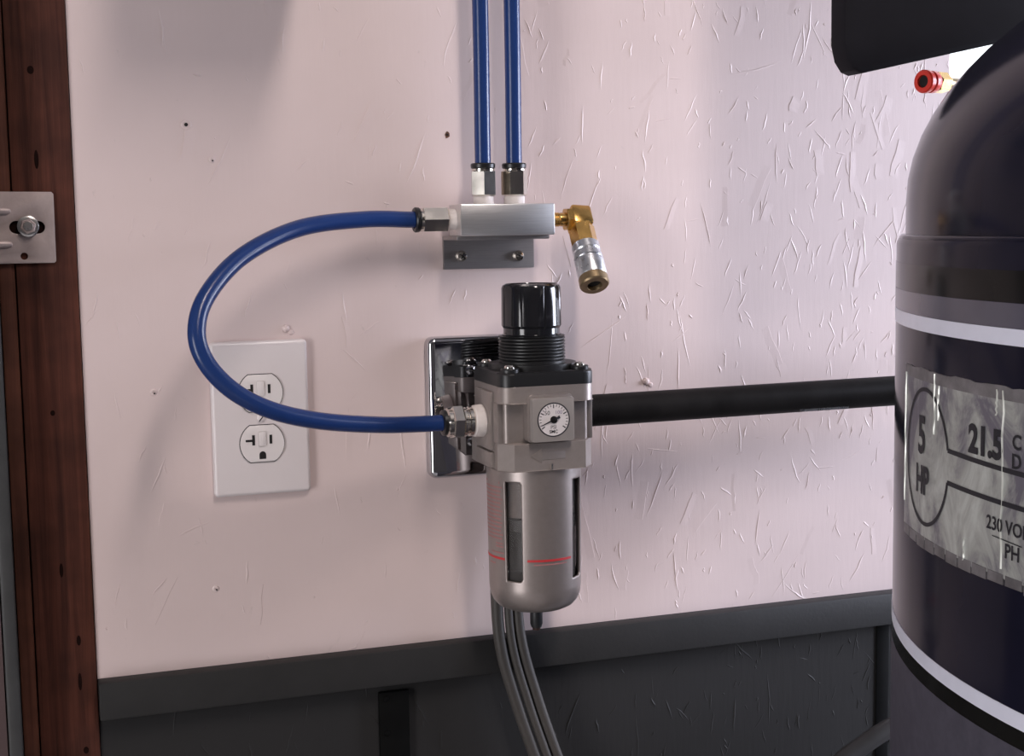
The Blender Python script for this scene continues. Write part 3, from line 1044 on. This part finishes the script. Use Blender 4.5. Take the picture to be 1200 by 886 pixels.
def push_fit(org, axis, parent, r_hex, tape_len, hex_len, phase):
    d = Vector(axis)
    lathe('port_tape', org, axis, [(.0075, -.001), (.0082, .0003), (.0080, tape_len - .001), (.0072, tape_len)], M['tape'], parent, 24)
    b = hexnut('push_fitting', org, axis, r_hex, tape_len - .0005, tape_len + hex_len, M['nickel'], parent, phase, .0014)
    lathe('fitting_neck', org, axis, [(.0090, tape_len + hex_len - .001), (.0090, tape_len + hex_len + .0012), (.0080, tape_len + hex_len + .0018)], M['nickel'], b, 28)
    h = tape_len + hex_len + .0010
    lathe('release_collar', org, axis, [(.0084, h), (.0096, h + .0010), (.0098, h + .0036), (.0090, h + .0046), (.0067, h + .0046), (.0067, h)], M['black_rub'], b, 28)


push_fit((bx0, PD, 1.3303), (-1, 0, 0), mf, .0104, .0068, .0205, radians(0))
push_fit((-.0316, PD, bz1), (0, 0, 1), mf, .0106, .0068, .0195, radians(16))
push_fit((-.0058, PD, bz1), (0, 0, 1), mf, .0106, .0068, .0195, radians(-6))

# brass elbow and quick coupler at the right end
E0 = Vector((bx1, PD, 1.3290))
Ec = Vector((.0490, PD, 1.3285))
Ee = Vector((.0456, -.0700, 1.2769))
prs = [(.0050, -.001)]
for k in range(6):
    prs += [(.0058, .0004 + k * .0016), (.0052, .0012 + k * .0016)]
prs += [(.0055, .0112), (.0055, .0150)]
el = lathe('brass_elbow', E0, (1, 0, 0), prs, M['brass'], mf, 24, 20)
bm = bmesh.new()
add_box(bm, -.0085, .0085, -.0092, .0092, -.0088, .0088)
bmesh.ops.bevel(bm, geom=bm.edges[:], offset=.0020, segments=2, profile=.5, affect='EDGES')
ax, e1, e2 = basis(Ee - Ec)
# block whose axis leans along the coupler
mt = Matrix((( (ax.cross(Vector((0, 1, 0)))).normalized().x, 0, ax.x, Ec.x), (0, 1, ax.y, Ec.y), ((ax.cross(Vector((0, 1, 0)))).normalized().z, 0, ax.z, Ec.z), (0, 0, 0, 1)))
bx = (ax.cross(Vector((0, 1, 0)))).normalized()
by = ax.cross(bx)
mt = Matrix(((bx.x, by.x, ax.x, Ec.x), (bx.y, by.y, ax.y, Ec.y), (bx.z, by.z, ax.z, Ec.z), (0, 0, 0, 1)))
bm.transform(mt)
from_bm('elbow_body', bm, M['brass'], el, 30)
hexnut('elbow_collar', E0, (1, 0, 0), .0098, .0145, .0200, M['brass'], el, 0, .0012)
Lc = (Ee - Ec).length
qc = hexnut('quick_coupler', Ec, ax, .0106, .0075, .0270, M['brass'], mf, radians(10), .0012)
lathe('coupler_sleeve', Ec, ax, [(.0098, .0255), (.0112, .0268), (.0112, .0330), (.0106, .0342), (.0106, .0362), (.0116, .0375), (.0116, .0405), (.0110, .0412), (.0118, .0425), (.0118, Lc - .009), (.0112, Lc - .0075)], M['zinc'], qc, 40, 25)
lathe('coupler_nose', Ec, ax, [(.0108, Lc - .009), (.0118, Lc - .0070), (.0118, Lc - .0012), (.0108, Lc), (.0062, Lc), (.0056, Lc - .002), (.0056, Lc - .014)], M['brass_old'], qc, 40, 25)
lathe('coupler_bore', Ec, ax, [(.0059, Lc - .012), (.0059, Lc - .0035), (0, Lc - .0035)], M['hole'], qc, 24)

# ------------------------------------------------------------------ blue tubes
TR = .00635
for x, lab in ((-.0316, 'straight blue air tube rising from the manifold, left of the pair'), (-.0058, 'straight blue air tube rising from the manifold, right of the pair')):
    path = spline([(x, PD, bz1 + .016), (x, PD, bz1 + .05), (x - .0006, PD - .002, 1.50), (x - .002, PD, 1.8), (x, PD, 2.2), (x, PD, 2.598)], 10)
    tag(tube('air_tube', path, TR, M['blue'], None, 24), lab, 'air tube', 'upright blue tubes')
loop = spline([(bx0 - .016, PD, 1.3303), (bx0 - .036, PD, 1.3306), (-.1300, -.036, 1.3312), (-.1830, -.055, 1.3252), (-.2290, -.082, 1.3062),
               (-.2575, -.103, 1.2800), (-.2668, -.114, 1.2560), (-.2615, -.118, 1.2345), (-.2430, -.116, 1.2135), (-.2150, -.107, 1.1975),
               (-.1780, -.092, 1.1862), (-.1320, -.072, 1.1782), (-.1000, -.0605, 1.1752), (X0 - .0415 - .034, Y0, PZ), (X0 - .0415 - .018, Y0, PZ)], 12)
tag(tube('air_tube', loop, TR, M['blue'], None, 24), 'looped blue air tube joining the manifold to the regulator', 'air tube')

# ------------------------------------------------------------------ air compressor
TC = Vector((.4102, -.5796, 0))
RT = .360
ac = thing('air_compressor', 'dark navy vertical air compressor tank with striped bands and silver label', 'air compressor', (TC.x, TC.y, 0))
lathe('tank_shell', TC, (0, 0, 1), [(.20, .12), (.30, .14), (.345, .18), (RT, .24), (RT, 1.3110), (RT - .0010, 1.3135)], M['navy'], ac, 160)
dome = [(RT - .0050, 1.3080), (RT - .0050, 1.335)]
for k in range(1, 22):
    t = k / 22 * pi / 2
    dome.append(((RT - .0050) * cos(t), 1.335 + .177 * sin(t)))
dome.append((0, 1.512))
lathe('tank_dome', TC, (0, 0, 1), dome, M['navy'], ac, 160)
bead = []
for k in range(9):
    t = -pi / 2 + pi * k / 8
    bead.append((RT - .0035 + .0022 * cos(t), 1.3138 + .0022 * sin(t)))
lathe('weld_bead', TC, (0, 0, 1), bead, M['navy'], ac, 160, 60, 0, lambda a, h: 1 + .0016 * sin(a * 97) * sin(a * 31))
for k in range(3):
    a = radians(60 + 120 * k)
    bm = bmesh.new()
    add_box(bm, -.05, .05, -.006, .006, 0.0, .22)
    bm.transform(Matrix.Translation((TC.x + .31 * cos(a), TC.y + .31 * sin(a), 0)) @ Matrix.Rotation(a, 4, 'Z'))
    from_bm('tank_foot', bm, M['navy'], ac)


def band(name, z0, z1, mat, off):
    vs, fs = [], []
    n = 160
    for k in range(n):
        a = 2 * pi * k / n
        for rr, zz in ((RT - .0005, z0), (RT + off, z0), (RT + off, z1), (RT - .0005, z1)):
            vs.append((TC.x + rr * cos(a), TC.y + rr * sin(a), zz))
    for k in range(n):
        b, e = 4 * k, 4 * ((k + 1) % n)
        fs += [(b + i, e + i, e + (i + 1) % 4, b + (i + 1) % 4) for i in range(4)]
    return from_py(name, vs, fs, mat, ac, 40)


band('black_band', 1.2855, 1.3003, M['tblack'], .0003)
band('grey_band', 1.2737, 1.2853, M['tgrey'], .0003)
band('white_stripe', 1.2657, 1.2735, M['twhite'], .0003)
band('white_stripe', 1.0868, 1.0950, M['twhite'], .0003)
band('black_band', 1.0775, 1.0868, M['tblack'], .0003)
band('floor_reflection_band', .26, 1.0775, M['tfloorlit'], .0003)  # floor reflection painted on as a lighter band below the stripes

tc2 = (TC.x, TC.y)
rndl = random.Random(4)
jag = [rndl.uniform(-.0010, .0010) for _ in range(61)]
lab = cyl_patch('tank_label', tc2, RT, 156.8, 206, 0, 0, M['label'], ac, 60, .0006,
                lambda t: (1.1555 + jag[int(t * 60)], 1.2410))
cyl_patch('label_border', tc2, RT, 156.8, 206, 0, 0, M['labeledge'], lab, 60, .0007, lambda t: (1.2400, 1.2462 + .6 * jag[int(t * 60)]))
for k in range(22):
    a0 = 156.9 + k * 2.23
    cyl_patch('label_border_piece', tc2, RT, a0, a0 + 2.0, 1.1508 + rndl.uniform(0, .0018), 1.1575, M['labeledge'], lab, 3, .0007 + rndl.uniform(0, .0002))
for a0, z0, z1 in ((157.2, 1.170, 1.2415), (165.4, 1.214, 1.2455), (166.2, 1.222, 1.240), (176.35, 1.160, 1.2445), (175.5, 1.232, 1.2445), (171.2, 1.1565, 1.168)):   # lifted creases
    wob = [rndl.uniform(-.10, .10) for _ in range(9)]
    vs, fs = [], []
    for k in range(9):
        zz = z0 + (z1 - z0) * k / 8
        w_ = rndl.uniform(.03, .10)
        for aa, rr in ((a0 + wob[k] - w_, RT + .0006), (a0 + wob[k], RT + .0013), (a0 + wob[k] + w_, RT + .0006)):
            vs.append((TC.x + rr * cos(radians(aa)), TC.y + rr * sin(radians(aa)), zz))
    for k in range(8):
        b = 3 * k
        fs += [(b, b + 1, b + 4, b + 3), (b + 1, b + 2, b + 5, b + 4)]
    from_py('label_crease', vs, fs, M['labellight'], lab, None, recalc=False)


def wrap_text(name, txt, size, ac_deg, z, mat, weight=0.0, xs=1.0, align='CENTER'):
    vs, fs = text_flat(txt, size, weight, xs, align)
    R = RT + .0011
    out = []
    for x, y in vs:
        a = radians(ac_deg) + x / R
        out.append((TC.x + R * cos(a), TC.y + R * sin(a), z + y))
    me = bpy.data.meshes.new(name)
    me.from_pydata(out, [], fs)
    return finish(name, me, mat, lab)


def wrap_line(name, pts, w, mat):
    """a stroke of width w along (angle deg, z) points"""
    R = RT + .0010
    P = [Vector((radians(a) * R, z)) for a, z in pts]
    vs, fs = [], []
    for i, p in enumerate(P):
        t = (P[min(i + 1, len(P) - 1)] - P[max(i - 1, 0)]).normalized()
        n = Vector((-t.y, t.x))
        for s in (-.5, .5):
            q = p + n * w * s
            vs.append((TC.x + R * cos(q.x / R), TC.y + R * sin(q.x / R), q.y))
    for i in range(len(P) - 1):
        fs.append((2 * i, 2 * i + 1, 2 * i + 3, 2 * i + 2))
    return from_py(name, vs, fs, mat, lab, None, recalc=False)


oc, orx, orz, ozc = 163.3, 5.05, .0356, 1.2003
a_open = math.degrees(math.asin(.0083 / orz))
wrap_line('oval_outline', [(oc + orx * cos(radians(a_open + (360 - 2 * a_open) * k / 60)), ozc + orz * sin(radians(a_open + (360 - 2 * a_open) * k / 60))) for k in range(61)], .0021, M['ink'])
wrap_line('label_rule', [(oc + orx * cos(radians(a_open)) + (205 - 168) * k / 30, ozc + .0082 - .0045 * k / 30) for k in range(31)], .0024, M['ink'])
wrap_line('label_rule', [(oc + orx * cos(radians(a_open)) + (205 - 168) * k / 30, ozc - .0082 - .0030 * k / 30) for k in range(31)], .0024, M['ink'])
wrap_text('power_number', '5', .0275, 162.5, 1.2102, M['ink'], .0008, .88)
wrap_text('power_unit', 'HP', .0205, 162.7, 1.1868, M['ink'], .0007, .80)
wrap_text('flow_number', '21.5', .0190, 174.1, 1.2176, M['ink'], .0008, .92)
wrap_text('flow_unit', 'C', .0098, 178.1, 1.2212, M['ink'], .0002, 1.0)
wrap_text('flow_unit', 'D', .0098, 178.1, 1.2122, M['ink'], .0002, 1.0)
wrap_text('voltage_text', '230 VOL', .0092, 174.5, 1.1802, M['ink'], .00015, .95, 'LEFT')
wrap_line('label_rule', [(175.3 + k * .36, 1.1746 - k * .0001) for k in range(11)], .0005, M['ink'])
wrap_text('phase_text', 'PH', .0098, 176.9, 1.1690, M['ink'], .00015, .95, 'LEFT')

# belt guard above the tank, standing on a deck plate
sl = .206
gp = [(.1555, 1.80), (.1563, 1.4440), (.1590, 1.4330), (.1640, 1.4262), (.1700, 1.4240)]
gp += [(.66, 1.4236 + .496 * sl), (.74, 1.56), (.76, 1.62), (.76, 1.76), (.70, 1.84), (.20, 1.84)]
prism_y('belt_guard', gp, .232, .250, M['sheet'], ac, .002)
box('deck_plate', TC.x - .20, TC.x + .26, TC.y - .15, TC.y + .15, 1.520, 1.532, M['sheet'], ac, .002)
lathe('deck_post', (TC.x, TC.y, 1.49), (0, 0, 1), [(.09, 0), (.09, .031)], M['sheet'], ac, 32)
box('guard_bracket', TC.x - .02, TC.x + .02, -.435, -.249, 1.532, 1.560, M['sheet'], ac, .002)

# red push-in fitting on a brass line behind the dome
fx, fy, fz = .3255, -.120, 1.4330
pf = thing('push_in_valve', 'small orange-red push-in fitting with brass nut behind the tank dome', 'fitting', (fx, fy, fz))
fax = Vector((-.95, -.31, 0)).normalized()
o1 = Vector((fx - .012, fy - .005, fz))
lathe('red_collar', o1, fax, [(.0078, -.004), (.0088, -.002), (.0088, .0025), (.0078, .0032), (.0078, .0052), (.0092, .0060), (.0092, .0098), (.0082, .0110), (.0050, .0110), (.0046, .0020), (0, .0020)], M['redfit'], pf, 32, 30)
lathe('collar_bore', o1, fax, [(.0046, .0010), (.0046, .0090), (0, .0090)], M['hole'], pf, 20)
hexnut('brass_nut', o1 - fax * .018, fax, .0084, 0, .0135, M['brass'], pf, .2, .0012)
tube('brass_line', spline([o1 - fax * .016, o1 - fax * .03, Vector((.378, -.105, fz)), Vector((.408, -.130, fz)), Vector((.4102, -.20, fz)), Vector((.4102, -.2832, fz))], 8), .0045, M['brass_old'], pf, 14)

# ------------------------------------------------------------------ grey cables hanging below the regulator
base = [(-.014, 1.134, .0115), (-.0145, 1.118, .0130), (-.0165, 1.075, .0132), (-.0188, 1.022, .0170), (-.0165, .9790, .0205), (-.0050, .9340, .022), (.0110, .8840, .023), (.040, .80, .026), (.075, .65, .03), (.09, .40, .03), (.10, .012, .04)]
for off, rad, d, lb in ((-.0035, .0050, 0, 'grey cable hanging below the regulator, leftmost and thickest of three'),
                        (.0058, .0036, .0012, 'thin grey cable in the middle of the three hanging cables'),
                        (.0142, .0044, 0, 'grey cable hanging below the regulator, rightmost of three')):
    pts = []
    for i, (x, z, dd) in enumerate(base):
        pts.append((x + off, -(dd + d), z + off * (.25 if .7 < z < .99 else 0)))
    tag(tube('grey_cable', spline(pts, 10), rad, M['cable'], None, 16), lb, 'cable', 'three grey hanging cables')

# ------------------------------------------------------------------ galvanised bracket with bolt on the jamb
gb = thing('track_bracket', 'galvanised steel bracket bolted to the dark wood post', 'bracket', (-.372, -.002, 1.302))
gd0, gd1 = .0021, .0047
slot = circ(-.3645, 1.3290, .0046, 10, -90, 90) + circ(-.3800, 1.3292, .0046, 10, 90, 270)
plate_with_holes('bracket_plate', [(-.470, 1.3030), (-.3545, 1.3030), (-.3533, 1.3042), (-.3530, 1.3530), (-.3545, 1.3545), (-.470, 1.3560)],
                 [slot, circ(-.3753, 1.3082, .0026, 16)], gd0, gd1, M['galv'], gb, .0003)
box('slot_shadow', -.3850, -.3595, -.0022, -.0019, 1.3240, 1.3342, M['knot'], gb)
for z in (1.3410, 1.3170):
    lathe('bracket_rib', (-.470, -gd1 + .0004, z), (1, 0, 0), [(.0024, 0), (.0028, .001), (.0028, .084), (.0018, .0865), (0, .0875)], M['galv'], gb, 16)
bo = lathe('washer', (-.3716, 0, 1.3298), (0, -1, 0), [(.0076, gd1), (.0076, gd1 + .0012), (.0068, gd1 + .0017), (.0050, gd1 + .0017)], M['steel'], gb, 28)
hexnut('bolt_head', (-.3716, 0, 1.3298), (0, -1, 0), .0058, gd1 + .0012, gd1 + .0066, M['galv'], bo, .3, .0007)
lathe('bolt_crown', (-.3716, 0, 1.3298), (0, -1, 0), [(.0038, gd1 + .0064), (.0032, gd1 + .0074), (0, gd1 + .0076)], M['steel'], bo, 20)

# ------------------------------------------------------------------ black strips on the lower wall
s1 = thing('black_strip', 'black steel strip screwed below the charcoal rail, left of the cables', 'steel strip', (-.107, 0, .3))
box('strip_web', -.1200, -.0950, -.0050, 0, .30, .9490, M['blacksteel'], s1, .0008)
for z in (.944, .915, .6, .35):
    lathe('strip_screw', (-.1145, 0, z), (0, -1, 0), [(.0026, .0049), (.0022, .0060), (0, .0064)], M['blacksteel'], s1, 14)
tag(box('black_strip', .3505, .3640, -.0015, 0, .30, .9565, M['blacksteel'], None, .0008),
    'narrow black strip on the lower wall beside the tank', 'steel strip')  # thin flat black strip against the lower wall

# ------------------------------------------------------------------ rubber hose behind the tank
hs = thing('rubber_hose', 'dark grey rubber hose curving down behind the compressor tank', 'hose', (.34, -.1, .0))
pts = [(.46, -.105, .890), (.40, -.10, .908), (.345, -.10, .9085), (.299, -.10, .8960), (.2720, -.10, .8840), (.249, -.10, .8710), (.222, -.10, .845), (.205, -.10, .80), (.20, -.10, .70), (.22, -.11, .40), (.24, -.12, .012)]
tube('hose_run', spline(pts, 10), .0080, M['rubber'], hs, 18)
pts = [(.47, -.125, .860), (.41, -.12, .885), (.35, -.12, .884), (.31, -.12, .872), (.284, -.12, .850), (.268, -.12, .80), (.27, -.12, .60), (.30, -.13, .2), (.31, -.13, .012)]
tube('hose_return', spline(pts, 10), .0080, M['rubber'], hs, 18)

# ------------------------------------------------------------------ unseen box added above the view to throw soft shade at the top left
jb = thing('shade_box', 'grey enamel box added out of view to shade the upper left wall', 'shade box', (-.215, 0, 1.545))
prism_y('box_body', rrect(-.268, -.158, 1.545, 1.70, .018), 0.0, .140, M['boxgrey'], jb, .004)
prism_y('box_lid', rrect(-.270, -.156, 1.543, 1.702, .018), .140, .146, M['boxgrey'], jb, .002)

for o in bpy.data.objects:
    if '_o' in o:
        del o['_o']
